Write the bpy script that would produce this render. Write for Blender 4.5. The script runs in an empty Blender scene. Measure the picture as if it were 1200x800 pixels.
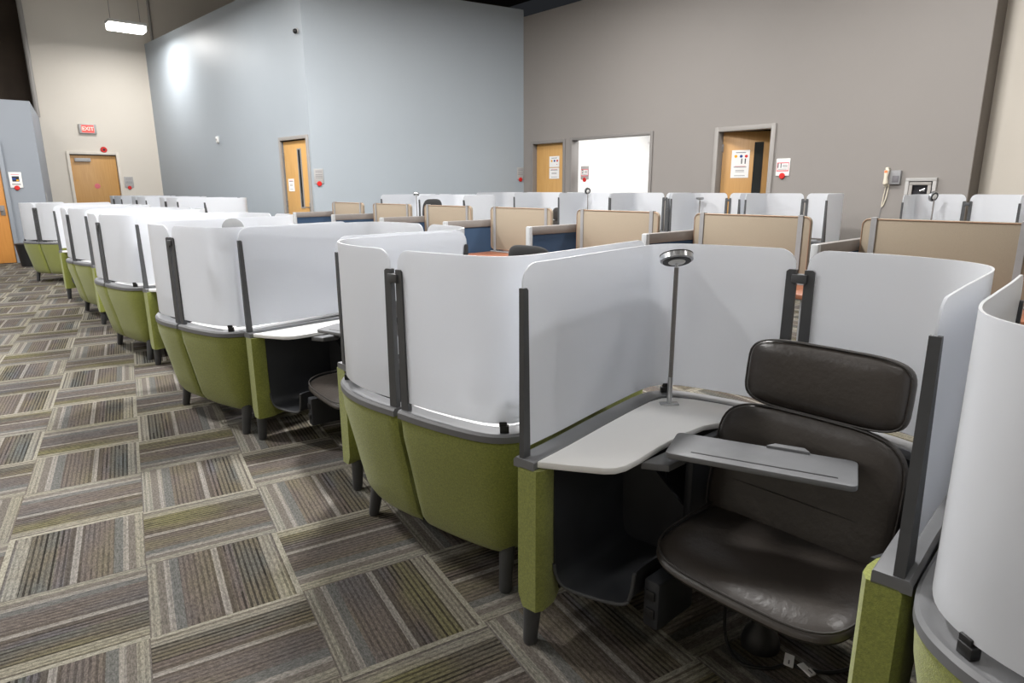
import bpy, bmesh, math, random
from mathutils import Vector, Matrix
random.seed(7)
R = math.radians
C = bpy.context.scene.collection
SC = bpy.context.scene

# ---------------------------------------------------------------- camera
cd = bpy.data.cameras.new('camera'); cam = bpy.data.objects.new('camera', cd); C.objects.link(cam)
cd.sensor_width = 36.0; cd.lens = 756.5 / 1200 * 36; cd.clip_start = 0.05; cd.clip_end = 100
AZ, PITCH, ROLL = 0.7247, 0.2352, -0.0048
cam.matrix_world = (Matrix.Translation((0, 0, 1.338)) @ Matrix.Rotation(-AZ, 4, 'Z')
                    @ Matrix.Rotation(math.pi / 2 - PITCH, 4, 'X') @ Matrix.Rotation(ROLL, 4, 'Z'))
SC.camera = cam

# ---------------------------------------------------------------- world, exposure
w = bpy.data.worlds.new('hall_ambient'); SC.world = w; w.use_nodes = True
w.node_tree.nodes['Background'].inputs[0].default_value = (0.75, 0.8, 0.9, 1)
w.node_tree.nodes['Background'].inputs[1].default_value = 0.02
SC.view_settings.view_transform = 'Standard'; SC.view_settings.look = 'None'
SC.view_settings.exposure = 0.0; SC.view_settings.gamma = 1.0; SC.view_settings.use_curve_mapping = False
try:
    SC.cycles.use_denoising = True
    SC.cycles.max_bounces = 12; SC.cycles.diffuse_bounces = 7; SC.cycles.transmission_bounces = 10
    SC.cycles.sample_clamp_indirect = 6.0
except Exception: pass

# pendant lamps of the hall: (x, y, watts); their light is made in their builder below
PZ = 4.68
PENDANTS = [(3.75, 16.5, 62), (2.8, 12.6, 78), (3.2, 8.6, 180), (2.9, 3.9, 260), (3.7, 0.6, 22), (3.7, -3.4, 12),
            (-0.2, 12.6, 70), (-0.2, 8.6, 105), (-0.2, 4.6, 115), (-0.2, 0.6, 6), (-0.2, -3.4, 4),
            (-3.7, 12.6, 60), (-3.7, 8.6, 80), (-3.7, 4.6, 45), (-3.7, 0.6, 5),
            (6.6, 6.6, 85), (6.6, 2.6, 90), (6.6, -1.4, 45)]
LAMP_GAIN = 1.42

# ---------------------------------------------------------------- materials
def mat(name, col=(.5, .5, .5), rough=.6, metal=0, bump=None, var=None, spec=.5, emit=None, es=0, sheen=0):
    m = bpy.data.materials.new(name); m.use_nodes = True
    nt = m.node_tree; b = nt.nodes['Principled BSDF']
    b.inputs['Base Color'].default_value = (*col, 1); b.inputs['Roughness'].default_value = rough
    b.inputs['Metallic'].default_value = metal; b.inputs['Specular IOR Level'].default_value = spec
    if sheen:
        b.inputs['Sheen Weight'].default_value = sheen; b.inputs['Sheen Roughness'].default_value = .6
    if emit:
        b.inputs['Emission Color'].default_value = (*emit, 1); b.inputs['Emission Strength'].default_value = es
    tc = nt.nodes.new('ShaderNodeTexCoord')
    if var:
        sc_, amt = var[0], var[1]
        n = nt.nodes.new('ShaderNodeTexNoise'); n.inputs['Scale'].default_value = sc_; n.inputs['Detail'].default_value = 6
        mp = nt.nodes.new('ShaderNodeMapping')
        if len(var) > 2: mp.inputs['Scale'].default_value = var[2]
        nt.links.new(tc.outputs['Object'], mp.inputs[0]); nt.links.new(mp.outputs[0], n.inputs['Vector'])
        rp = nt.nodes.new('ShaderNodeValToRGB')
        rp.color_ramp.elements[0].position = .3; rp.color_ramp.elements[1].position = .7
        rp.color_ramp.elements[0].color = (*[c * (1 - amt) for c in col], 1)
        rp.color_ramp.elements[1].color = (*[min(1, c * (1 + amt)) for c in col], 1)
        nt.links.new(n.outputs['Fac'], rp.inputs[0]); nt.links.new(rp.outputs[0], b.inputs['Base Color'])
    if bump:
        n2 = nt.nodes.new('ShaderNodeTexNoise'); n2.inputs['Scale'].default_value = bump[0]; n2.inputs['Detail'].default_value = 4
        nt.links.new(tc.outputs['Object'], n2.inputs['Vector'])
        bp = nt.nodes.new('ShaderNodeBump'); bp.inputs['Strength'].default_value = bump[1]; bp.inputs['Distance'].default_value = bump[2]
        nt.links.new(n2.outputs['Fac'], bp.inputs['Height']); nt.links.new(bp.outputs[0], b.inputs['Normal'])
    return m

def srgb(r, g, b):
    f = lambda c: (c / 255 / 12.92) if c / 255 <= .04045 else ((c / 255 + .055) / 1.055) ** 2.4
    return (f(r), f(g), f(b))

M = {}
M['green'] = mat('green_wool', srgb(131, 137, 62), .95, bump=(420, .55, .003), var=(170, .22), spec=.15, sheen=.25)
M['plastic'] = mat('charcoal_plastic', srgb(70, 71, 73), .5, bump=(600, .08, .0005), var=(30, .05))
M['ledge'] = mat('grey_ledge_plastic', srgb(104, 105, 107), .45, bump=(600, .08, .0005), var=(20, .04))
M['liner'] = mat('dark_liner', srgb(42, 44, 48), .5, bump=(300, .1, .0006), var=(12, .08))
M['tray'] = mat('tray_grey', srgb(112, 113, 115), .5, bump=(700, .1, .0004), var=(25, .04))
M['leather'] = mat('brown_black_leather', srgb(50, 45, 41), .34, bump=(55, .25, .004), var=(6, .1), spec=.5)
M['seam'] = mat('leather_seam', srgb(40, 36, 33), .5, var=(80, .1))
M['white_lam'] = mat('white_laminate', srgb(240, 240, 239), .35, var=(3, .01))
M['chrome'] = mat('brushed_metal', srgb(196, 197, 199), .28, 1.0, var=(60, .06))
M['black'] = mat('black_plastic', srgb(28, 28, 29), .45, var=(40, .1))
M['lampwhite'] = mat('lamp_white', srgb(225, 225, 222), .4, var=(20, .02))
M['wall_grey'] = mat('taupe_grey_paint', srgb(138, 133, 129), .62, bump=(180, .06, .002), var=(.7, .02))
M['wall_blue'] = mat('pale_blue_paint', srgb(160, 168, 175), .5, bump=(180, .06, .002), var=(.7, .02))
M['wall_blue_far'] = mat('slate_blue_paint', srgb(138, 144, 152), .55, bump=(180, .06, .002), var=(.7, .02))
M['wall_cream'] = mat('cream_paint', srgb(208, 201, 190), .6, bump=(180, .06, .002), var=(.7, .02))
M['wall_return'] = mat('shaded_return_paint', srgb(100, 93, 86), .65, var=(.7, .02))  # return faces away from the lamps; that shade is put into this colour
M['white_paint'] = mat('white_paint', srgb(242, 242, 242), .6, var=(1, .01))
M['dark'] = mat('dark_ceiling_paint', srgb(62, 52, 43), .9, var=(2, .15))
M['frame'] = mat('door_frame_paint', srgb(150, 146, 142), .5, var=(2, .03))
M['frame_dk'] = mat('door_frame_grey', srgb(128, 124, 121), .5, var=(2, .03))
M['paper'] = mat('paper', srgb(232, 231, 229), .8, var=(40, .02))
M['ink'] = mat('ink', srgb(110, 108, 112), .8, var=(80, .1))
M['inkdark'] = mat('dark_ink', srgb(45, 45, 50), .8, var=(80, .1))
M['red'] = mat('red_plastic', srgb(200, 28, 22), .4, var=(30, .05))
M['yellow'] = mat('yellow_ink', srgb(232, 170, 30), .7, var=(30, .05))
M['blue'] = mat('blue_ink', srgb(28, 62, 130), .7, var=(30, .05))
M['pink'] = mat('pink_ink', srgb(214, 110, 118), .7, var=(30, .05))
M['sign_grey'] = mat('sign_grey', srgb(168, 166, 164), .5, var=(30, .04))
M['taupe'] = mat('taupe_fabric', srgb(141, 130, 114), .9, bump=(900, .3, .001), var=(300, .08), spec=.2)
M['piping'] = mat('taupe_piping', srgb(140, 112, 92), .9, var=(200, .08))
M['strap'] = mat('strap_grey', srgb(138, 138, 139), .45, var=(30, .04))
M['navy'] = mat('navy_fabric', srgb(54, 74, 99), .9, bump=(700, .3, .001), var=(200, .1), spec=.2)
M['rail'] = mat('warm_grey_rail', srgb(122, 118, 115), .5, var=(30, .04))
M['rail_cap'] = mat('silver_end_cap', srgb(160, 162, 164), .35, var=(30, .03))
M['glassdark'] = mat('dark_vision_glass', srgb(34, 36, 36), .12, var=(4, .1))
M['mesh'] = mat('black_mesh', srgb(24, 24, 25), .8, bump=(500, .4, .001), var=(300, .2))
M['exit_red'] = mat('lit_exit_red', srgb(240, 60, 55), .5, emit=srgb(255, 62, 55), es=1.6)
M['exit_pale'] = mat('lit_exit_letters', srgb(255, 190, 180), .5, emit=srgb(255, 150, 140), es=1.3)
M['diffuser'] = mat('lamp_diffuser', (1, 1, 1), .5, emit=(1.0, .97, .92), es=18)
M['phone'] = mat('phone_cream', srgb(222, 214, 196), .45, var=(20, .03))
M['phone_grey'] = mat('phone_grey', srgb(140, 140, 142), .5, var=(20, .03))
M['orange_dot'] = mat('orange_dot', srgb(240, 130, 70), .5, var=(20, .03))
M['cable'] = mat('black_cable', srgb(18, 18, 18), .5, var=(40, .1))

def wood(name, a, b, scale):
    m = bpy.data.materials.new(name); m.use_nodes = True; nt = m.node_tree; bs = nt.nodes['Principled BSDF']
    tc = nt.nodes.new('ShaderNodeTexCoord'); mp = nt.nodes.new('ShaderNodeMapping'); mp.inputs['Scale'].default_value = scale
    n = nt.nodes.new('ShaderNodeTexNoise'); n.inputs['Scale'].default_value = 3; n.inputs['Detail'].default_value = 8; n.inputs['Distortion'].default_value = .4
    rp = nt.nodes.new('ShaderNodeValToRGB'); rp.color_ramp.elements[0].color = (*a, 1); rp.color_ramp.elements[1].color = (*b, 1)
    rp.color_ramp.elements[0].position = .3; rp.color_ramp.elements[1].position = .7
    nt.links.new(tc.outputs['Object'], mp.inputs[0]); nt.links.new(mp.outputs[0], n.inputs['Vector'])
    nt.links.new(n.outputs['Fac'], rp.inputs[0]); nt.links.new(rp.outputs[0], bs.inputs['Base Color']); bs.inputs['Roughness'].default_value = .42
    return m
M['wood'] = wood('maple_door', srgb(196, 150, 88), srgb(208, 164, 100), (14, 14, .7))
M['wood_far'] = wood('oak_door', srgb(180, 134, 76), srgb(192, 148, 88), (14, 14, .7))
M['wood_orange'] = wood('orange_oak_door', srgb(190, 128, 62), srgb(202, 142, 74), (14, 14, .7))
M['desk_wood'] = wood('cherry_desk_laminate', srgb(128, 78, 54), srgb(144, 92, 66), (2, 14, 14))

def frosted():
    m = bpy.data.materials.new('frosted_white_plastic'); m.use_nodes = True; nt = m.node_tree
    nt.nodes.remove(nt.nodes['Principled BSDF']); out = nt.nodes['Material Output']
    tc = nt.nodes.new('ShaderNodeTexCoord'); n = nt.nodes.new('ShaderNodeTexNoise'); n.inputs['Scale'].default_value = 2.5
    nt.links.new(tc.outputs['Object'], n.inputs['Vector'])
    rp = nt.nodes.new('ShaderNodeValToRGB'); rp.color_ramp.elements[0].color = (.90, .922, .965, 1); rp.color_ramp.elements[1].color = (.918, .938, .975, 1)
    nt.links.new(n.outputs['Fac'], rp.inputs[0])
    d = nt.nodes.new('ShaderNodeBsdfDiffuse'); t = nt.nodes.new('ShaderNodeBsdfTranslucent')
    nt.links.new(rp.outputs[0], d.inputs['Color']); nt.links.new(rp.outputs[0], t.inputs['Color'])
    mx = nt.nodes.new('ShaderNodeMixShader'); mx.inputs[0].default_value = .5
    nt.links.new(d.outputs[0], mx.inputs[1]); nt.links.new(t.outputs[0], mx.inputs[2])
    rf = nt.nodes.new('ShaderNodeBsdfRefraction'); rf.inputs['IOR'].default_value = 1.08; rf.inputs['Roughness'].default_value = .55
    rf.inputs['Color'].default_value = (.93, .94, .95, 1)
    m2 = nt.nodes.new('ShaderNodeMixShader'); m2.inputs[0].default_value = .15
    nt.links.new(mx.outputs[0], m2.inputs[1]); nt.links.new(rf.outputs[0], m2.inputs[2])
    g = nt.nodes.new('ShaderNodeBsdfGlossy'); g.inputs['Roughness'].default_value = .45
    fr = nt.nodes.new('ShaderNodeFresnel'); fr.inputs['IOR'].default_value = 1.35
    m3 = nt.nodes.new('ShaderNodeMixShader'); nt.links.new(fr.outputs[0], m3.inputs[0])
    nt.links.new(m2.outputs[0], m3.inputs[1]); nt.links.new(g.outputs[0], m3.inputs[2])
    nt.links.new(m3.outputs[0], out.inputs['Surface'])
    return m
M['frost'] = frosted()

def carpet():
    m = bpy.data.materials.new('striped_carpet'); m.use_nodes = True; nt = m.node_tree; L = nt.links.new
    b = nt.nodes['Principled BSDF']; b.inputs['Roughness'].default_value = 1; b.inputs['Specular IOR Level'].default_value = .05
    uv = nt.nodes.new('ShaderNodeUVMap'); uv.uv_map = 'UVMap'; rv = nt.nodes.new('ShaderNodeUVMap'); rv.uv_map = 'Rand'
    s = nt.nodes.new('ShaderNodeSeparateXYZ'); L(uv.outputs[0], s.inputs[0])
    r = nt.nodes.new('ShaderNodeSeparateXYZ'); L(rv.outputs[0], r.inputs[0])
    def math_(op, a, bb=None, c=None):
        n = nt.nodes.new('ShaderNodeMath'); n.operation = op
        for i, x in enumerate((a, bb, c)):
            if x is None: continue
            if isinstance(x, (int, float)): n.inputs[i].default_value = x
            else: L(x, n.inputs[i])
        return n.outputs[0]
    def ramp(stops, fac):
        n = nt.nodes.new('ShaderNodeValToRGB'); e = n.color_ramp.elements; n.color_ramp.interpolation = 'CONSTANT'
        e[0].position = stops[0][0]; e[0].color = (*stops[0][1], 1); e[1].position = stops[1][0]; e[1].color = (*stops[1][1], 1)
        for p, c in stops[2:]:
            k = e.new(p); k.color = (*c, 1)
        L(fac, n.inputs[0]); return n.outputs[0]
    u, v = s.outputs[0], s.outputs[1]; r1, r2 = r.outputs[0], r.outputs[1]
    # the middle zones slide a little from tile to tile
    bell = math_('MULTIPLY', u, math_('SUBTRACT', 1.0, u))
    uu = math_('ADD', u, math_('MULTIPLY', bell, math_('MULTIPLY', math_('SUBTRACT', r1, .5), .7)))
    cr, wh, ol, br, mv, gr, tp = (srgb(*c) for c in ((149, 144, 127), (148, 142, 133), (106, 105, 80), (88, 80, 70), (106, 97, 90), (104, 104, 100), (112, 105, 96)))
    zone = ramp([(0, cr), (.03, tp), (.045, cr), (.12, ol), (.30, mv), (.37, br), (.41, wh), (.455, br), (.48, mv), (.72, gr), (.80, wh), (.845, tp), (.91, cr), (.985, tp)], uu)
    stg = ramp([(0, (0, 0, 0)), (.03, (.5,) * 3), (.12, (1, 1, 1)), (.37, (.35,) * 3), (.48, (.55,) * 3), (.72, (.12,) * 3), (.80, (.3,) * 3), (.845, (.05,) * 3), (.91, (.4,) * 3)], uu)
    cell = math_('MULTIPLY', u, 26.0)
    fr = math_('FRACT', cell); idx = math_('FLOOR', cell)
    # broken dashes along the pile
    wn0 = nt.nodes.new('ShaderNodeTexWhiteNoise'); wn0.noise_dimensions = '2D'
    cb = nt.nodes.new('ShaderNodeCombineXYZ'); L(idx, cb.inputs[0]); L(r2, cb.inputs[1]); L(cb.outputs[0], wn0.inputs['Vector'])
    seg = math_('FLOOR', math_('ADD', math_('MULTIPLY', v, 2.2), math_('MULTIPLY', wn0.outputs[0], 5.0)))
    wn = nt.nodes.new('ShaderNodeTexWhiteNoise'); wn.noise_dimensions = '3D'
    cb2 = nt.nodes.new('ShaderNodeCombineXYZ'); L(idx, cb2.inputs[0]); L(seg, cb2.inputs[1]); L(r2, cb2.inputs[2]); L(cb2.outputs[0], wn.inputs['Vector'])
    dark = math_('MULTIPLY', math_('LESS_THAN', fr, .42), math_('ADD', .35, math_('MULTIPLY', wn.outputs[0], .65)))
    k = math_('MULTIPLY', dark, stg)
    mixd = nt.nodes.new('ShaderNodeMix'); mixd.data_type = 'RGBA'; L(k, mixd.inputs[0]); L(zone, mixd.inputs[6]); mixd.inputs[7].default_value = (*srgb(48, 44, 38), 1)
    # hue drift of ribs: blue grey / olive / brown
    hr = nt.nodes.new('ShaderNodeValToRGB'); e = hr.color_ramp.elements
    e[0].color = (*srgb(86, 92, 104), 1); e[1].color = (*srgb(126, 118, 66), 1); k3 = e.new(.5); k3.color = (*srgb(104, 90, 80), 1)
    nz = nt.nodes.new('ShaderNodeTexNoise'); nz.inputs['Scale'].default_value = 3.0
    cb3 = nt.nodes.new('ShaderNodeCombineXYZ'); L(math_('ADD', u, math_('MULTIPLY', r1, 7.0)), cb3.inputs[0]); L(math_('MULTIPLY', v, .35), cb3.inputs[1]); L(r2, cb3.inputs[2]); L(cb3.outputs[0], nz.inputs['Vector'])
    L(math_('MULTIPLY_ADD', nz.outputs[0], 2.4, -.7), hr.inputs[0])
    mixh = nt.nodes.new('ShaderNodeMix'); mixh.data_type = 'RGBA'; L(math_('MULTIPLY', stg, .6), mixh.inputs[0]); L(mixd.outputs[2], mixh.inputs[6]); 
    mulh = nt.nodes.new('ShaderNodeMix'); mulh.data_type = 'RGBA'; L(k, mulh.inputs[0]); L(hr.outputs[0], mulh.inputs[6]); mulh.inputs[7].default_value = (*srgb(46, 43, 38), 1)
    L(mulh.outputs[2], mixh.inputs[7])
    # heathered yarn: short flecks along the pile
    hn = nt.nodes.new('ShaderNodeTexNoise'); hn.inputs['Scale'].default_value = 1.0; hn.inputs['Detail'].default_value = 2
    cb4 = nt.nodes.new('ShaderNodeCombineXYZ'); L(math_('MULTIPLY', u, 95.0), cb4.inputs[0]); L(math_('MULTIPLY', v, 30.0), cb4.inputs[1]); L(math_('MULTIPLY', r2, 40.0), cb4.inputs[2]); L(cb4.outputs[0], hn.inputs['Vector'])
    # pile speckle
    tc = nt.nodes.new('ShaderNodeTexCoord'); sp = nt.nodes.new('ShaderNodeTexNoise'); sp.inputs['Scale'].default_value = 260; sp.inputs['Detail'].default_value = 3
    L(tc.outputs['Object'], sp.inputs['Vector'])
    hs = nt.nodes.new('ShaderNodeHueSaturation'); hs.inputs['Saturation'].default_value = .8; L(mixh.outputs[2], hs.inputs['Color'])
    L(math_('MULTIPLY', math_('MULTIPLY_ADD', hn.outputs[0], 1.5, .22), math_('MULTIPLY_ADD', sp.outputs[0], .8, math_('MULTIPLY_ADD', r2, .12, .28))), hs.inputs['Value'])
    L(hs.outputs[0], b.inputs['Base Color'])
    bp = nt.nodes.new('ShaderNodeBump'); bp.inputs['Strength'].default_value = .5; bp.inputs['Distance'].default_value = .004
    L(math_('ADD', sp.outputs[0], math_('MULTIPLY', math_('GREATER_THAN', fr, .42), .3)), bp.inputs['Height']); L(bp.outputs[0], b.inputs['Normal'])
    return m
M['carpet'] = carpet()

# ---------------------------------------------------------------- mesh helpers
def link(name, bm, m, parent=None, smooth=False, loc=None):
    me = bpy.data.meshes.new(name); bm.normal_update(); bm.to_mesh(me); bm.free()
    for mm in (m if isinstance(m, (list, tuple)) else [m]): me.materials.append(mm)
    if smooth:
        for p in me.polygons: p.use_smooth = True
        try: me.set_sharp_from_angle(angle=R(38))
        except Exception: pass
    o = bpy.data.objects.new(name, me); C.objects.link(o)
    if parent: o.parent = parent
    if loc: o.location = loc
    return o

def tag(o, label, cat, group=None):
    o['label'] = label; o['category'] = cat
    if group: o['group'] = group
    return o
def struct(o): o['kind'] = 'structure'; return o
def empty(name, loc=(0, 0, 0), rz=0):
    o = bpy.data.objects.new(name, None); C.objects.link(o); o.location = loc; o.rotation_euler = (0, 0, rz); o.empty_display_size = .1
    return o

def box(bm, x0, x1, y0, y1, z0, z1, bev=0):
    vs = [bm.verts.new(p) for p in ((x0, y0, z0), (x1, y0, z0), (x1, y1, z0), (x0, y1, z0), (x0, y0, z1), (x1, y0, z1), (x1, y1, z1), (x0, y1, z1))]
    fs = [bm.faces.new([vs[i] for i in f]) for f in ((0, 3, 2, 1), (4, 5, 6, 7), (0, 1, 5, 4), (1, 2, 6, 5), (2, 3, 7, 6), (3, 0, 4, 7))]
    if bev:
        es = list({e for f in fs for e in f.edges})
        bmesh.ops.bevel(bm, geom=es, offset=bev, segments=2, affect='EDGES', profile=.5)
    return fs
def bx(name, m, parent, x0, x1, y0, y1, z0, z1, bev=0, smooth=False):
    bm = bmesh.new(); box(bm, min(x0, x1), max(x0, x1), min(y0, y1), max(y0, y1), min(z0, z1), max(z0, z1), bev)
    return link(name, bm, m, parent, smooth or bev > 0)

def tube(bm, pts, rad, n=10, cap=True):
    pts = [Vector(p) for p in pts]; rings = []
    rads = rad if isinstance(rad, (list, tuple)) else [rad] * len(pts)
    for i, p in enumerate(pts):
        d = (pts[min(i + 1, len(pts) - 1)] - pts[max(i - 1, 0)]).normalized()
        a = Vector((0, 0, 1)) if abs(d.z) < .9 else Vector((1, 0, 0))
        x = d.cross(a).normalized(); y = d.cross(x).normalized()
        rings.append([bm.verts.new(p + (x * math.cos(2 * math.pi * k / n) + y * math.sin(2 * math.pi * k / n)) * rads[i]) for k in range(n)])
    for a, b in zip(rings, rings[1:]):
        for k in range(n): bm.faces.new((a[k], a[(k + 1) % n], b[(k + 1) % n], b[k]))
    if cap:
        bm.faces.new(rings[0][::-1]); bm.faces.new(rings[-1])
    bmesh.ops.recalc_face_normals(bm, faces=bm.faces[:])

def lathe(bm, prof, n=28, mtx=None):
    rings = []
    for r, z in prof:
        rings.append([bm.verts.new((r * math.cos(2 * math.pi * k / n), r * math.sin(2 * math.pi * k / n), z)) for k in range(n)])
    for a, b in zip(rings, rings[1:]):
        for k in range(n): bm.faces.new((a[k], a[(k + 1) % n], b[(k + 1) % n], b[k]))
    bm.faces.new(rings[0][::-1]); bm.faces.new(rings[-1])
    bmesh.ops.recalc_face_normals(bm, faces=bm.faces[:])
    if mtx: bmesh.ops.transform(bm, matrix=mtx, verts=bm.verts[:])

def prism(bm, poly, z0, z1, bev=0, seg=2):
    a = [bm.verts.new((x, y, z0)) for x, y in poly]; b = [bm.verts.new((x, y, z1)) for x, y in poly]
    n = len(poly); f0 = bm.faces.new(a[::-1]); f1 = bm.faces.new(b)
    for i in range(n): bm.faces.new((a[i], a[(i + 1) % n], b[(i + 1) % n], b[i]))
    bmesh.ops.recalc_face_normals(bm, faces=bm.faces[:])
    if bev: bmesh.ops.bevel(bm, geom=list(set(f0.edges) | set(f1.edges)), offset=bev, segments=seg, affect='EDGES', profile=.5)

def catmull(P, per=6):
    P = [Vector(p) for p in P]; out = []
    for i in range(len(P) - 1):
        p0 = P[max(i - 1, 0)]; p1 = P[i]; p2 = P[i + 1]; p3 = P[min(i + 2, len(P) - 1)]
        for k in range(per):
            t = k / per
            out.append(.5 * ((2 * p1) + (-p0 + p2) * t + (2 * p0 - 5 * p1 + 4 * p2 - p3) * t * t + (-p0 + 3 * p1 - 3 * p2 + p3) * t ** 3))
    out.append(P[-1]); return out

def rounded_rect(w, h, r, n=5):
    pts = []
    for cx, cy, a0 in ((w / 2 - r, h / 2 - r, 0), (-w / 2 + r, h / 2 - r, 90), (-w / 2 + r, -h / 2 + r, 180), (w / 2 - r, -h / 2 + r, 270)):
        for k in range(n + 1):
            a = R(a0 + 90 * k / n); pts.append((cx + r * math.cos(a), cy + r * math.sin(a)))
    return pts

def copy_tree(o, parent=None):
    c = o.copy(); C.objects.link(c); c.parent = parent
    for ch in list(o.children): copy_tree(ch, c)
    return c

def text_mesh(name, body, size, m, parent, mtx):
    cu = bpy.data.curves.new(name, 'FONT'); cu.body = body; cu.size = size; cu.align_x = 'CENTER'; cu.align_y = 'CENTER'; cu.extrude = .001; cu.offset = size * .025
    t = bpy.data.objects.new(name, cu); C.objects.link(t)
    dg = bpy.context.evaluated_depsgraph_get(); me = bpy.data.meshes.new_from_object(t.evaluated_get(dg))
    bpy.data.objects.remove(t); bpy.data.curves.remove(cu)
    me.name = name; me.materials.clear(); me.materials.append(m); me.transform(mtx)
    o = bpy.data.objects.new(name, me); C.objects.link(o); o.parent = parent
    return o

# ================================================================ THE SETTING
# ---- floor: carpet tiles laid as a basket weave, turned 11 degrees from the furniture rows
TS, DEL, OX, OY = .4569, .1964, -.0968, 2.494
cD, sD = math.cos(DEL), math.sin(DEL)
def tile_pos(i, j):
    x, y = OX + TS * i, OY + TS * j
    return Vector((x * cD + y * sD, -x * sD + y * cD))
floor_bm = bmesh.new(); box(floor_bm, -7, 13, -5, 20, -.16, -.006)
floor = struct(link('floor', floor_bm, M['dark']))
fwd = Vector((math.sin(AZ), math.cos(AZ))); rgt = Vector((math.cos(AZ), -math.sin(AZ)))
near, far = [], []
for i in range(-40, 50):
    for j in range(-40, 60):
        c = tile_pos(i + .5, j + .5)
        if not (-6.6 < c.x < 12.6 and -4.6 < c.y < 19.6): continue
        d = c.dot(fwd); s_ = c.dot(rgt)
        seen = d > .75 and abs(s_) < d * .86 + .5 and c.x < 2.3 and c.y < 14.6 and not (1.75 < c.x < 2.3)
        (near if seen else far).append((c.length, i, j))
near.sort(); far += near[300:]; near = near[:300]
def tile_faces(bm, uvl, rdl, org, rot, flip, rnd, top_only):
    h = TS / 2
    def P(x, y, z):
        return bm.verts.new((org[0] + x * cD + y * sD, org[1] - x * sD + y * cD, z))
    q = [(-h, -h), (h, -h), (h, h), (-h, h)]
    fs = []
    if top_only: fs.append(bm.faces.new([P(x, y, 0) for x, y in q]))
    else:
        e = .0005
        base = [P(x, y, -.006) for x, y in q]; mid = [P(x, y, -.0015) for x, y in q]
        top = [P(x - math.copysign(e, x), y - math.copysign(e, y), 0) for x, y in q]
        fs.append(bm.faces.new(top))
        for a, b in ((base, mid), (mid, top)):
            for k in range(4): fs.append(bm.faces.new((a[k], a[(k + 1) % 4], b[(k + 1) % 4], b[k])))
    for f in fs:
        for lp in f.loops:
            dx, dy = lp.vert.co.x - org[0], lp.vert.co.y - org[1]
            x = (dx * cD - dy * sD) / TS + .5; y = (dx * sD + dy * cD) / TS + .5
            if rot: x, y = y, x
            if flip: x = 1 - x
            lp[uvl].uv = (x, y); lp[rdl].uv = rnd
variants = {}
for key in [(r_, f_, k) for r_ in (0, 1) for f_ in (0, 1) for k in range(5)]:
    bm = bmesh.new(); uvl = bm.loops.layers.uv.new('UVMap'); rdl = bm.loops.layers.uv.new('Rand')
    tile_faces(bm, uvl, rdl, (0, 0), key[0], key[1], (random.random(), random.random()), False)
    me = bpy.data.meshes.new('carpet_tile'); bm.to_mesh(me); bm.free(); me.materials.append(M['carpet']); variants[key] = me
for _, i, j in near:
    c = tile_pos(i + .5, j + .5)
    o = bpy.data.objects.new('carpet_tile', variants[((i + j) % 2 == 0) * 1, random.randint(0, 1), random.randint(0, 4)]); C.objects.link(o)
    o.parent = floor; o.location = (c.x, c.y, 0)
bm = bmesh.new(); uvl = bm.loops.layers.uv.new('UVMap'); rdl = bm.loops.layers.uv.new('Rand')
for _, i, j in far:
    c = tile_pos(i + .5, j + .5); tile_faces(bm, uvl, rdl, (c.x, c.y), (i + j) % 2 == 0, random.random() < .5, (random.random(), random.random()), True)
o = link('carpet_tile_field', bm, M['carpet'], floor); o['kind'] = 'stuff'

# ---- walls
def wall_x(name, m, X, th, y0, y1, z1, holes, z0=0):
    """wall with its face on the plane x=X (solid towards +x), openings (ya, yb, top)"""
    bm = bmesh.new(); y = y0
    for ya, yb, zt in sorted(holes):
        box(bm, X, X + th, y, ya, z0, z1); box(bm, X, X + th, ya, yb, zt, z1); y = yb
    box(bm, X, X + th, y, y1, z0, z1)
    return struct(link(name, bm, m))
GX = 9.22
D1, D2, D3 = (8.90, 9.74, 2.16), (6.88, 8.68, 2.18), (4.77, 5.62, 2.14)
wall_x('wall_grey', M['wall_grey'], GX, .16, 2.28, 10.2, 4.53, [D1, D2, D3])
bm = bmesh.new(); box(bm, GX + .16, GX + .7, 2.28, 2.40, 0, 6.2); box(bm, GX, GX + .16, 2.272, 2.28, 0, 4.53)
struct(link('wall_return', bm, M['wall_return']))  # thin sheet carries the painted shade over the grey wall's end
bm = bmesh.new(); box(bm, GX + .42, GX + .62, -5, 2.28, 0, 6.2); struct(link('wall_right', bm, M['wall_cream']))

def slab(name, m, A, B, th, z0, z1, holes=()):
    """vertical wall from A to B in plan, thickened to the right of A->B; holes as (t0, t1, top) in metres from A"""
    A = Vector(A); B = Vector(B); L = (B - A).length; d = (B - A) / L
    bm = bmesh.new(); s = 0
    for a, b, zt in sorted(holes):
        box(bm, s, a, -th, 0, z0, z1); box(bm, a, b, -th, 0, zt, z1); s = b
    box(bm, s, L, -th, 0, z0, z1)
    ang = math.atan2(d.y, d.x)
    o = link(name, bm, m); o.location = (A.x, A.y, 0); o.rotation_euler = (0, 0, ang)
    return struct(o)
CA, CB, CC = (4.55, 18.5), (5.05, 10.85), (9.22, 10.03)
# blue wall on the left: solid on the far (+x) side, so it is laid from near to far
LB = (Vector(CA) - Vector(CB)).length
wl = slab('wall_blue_left', M['wall_blue'], CB, CA, .16, 0, 4.73, [(.12, 1.06, 2.16)])
wr = slab('wall_blue_right', M['wall_blue'], CC, CB, .16, 0, 4.66)
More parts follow.
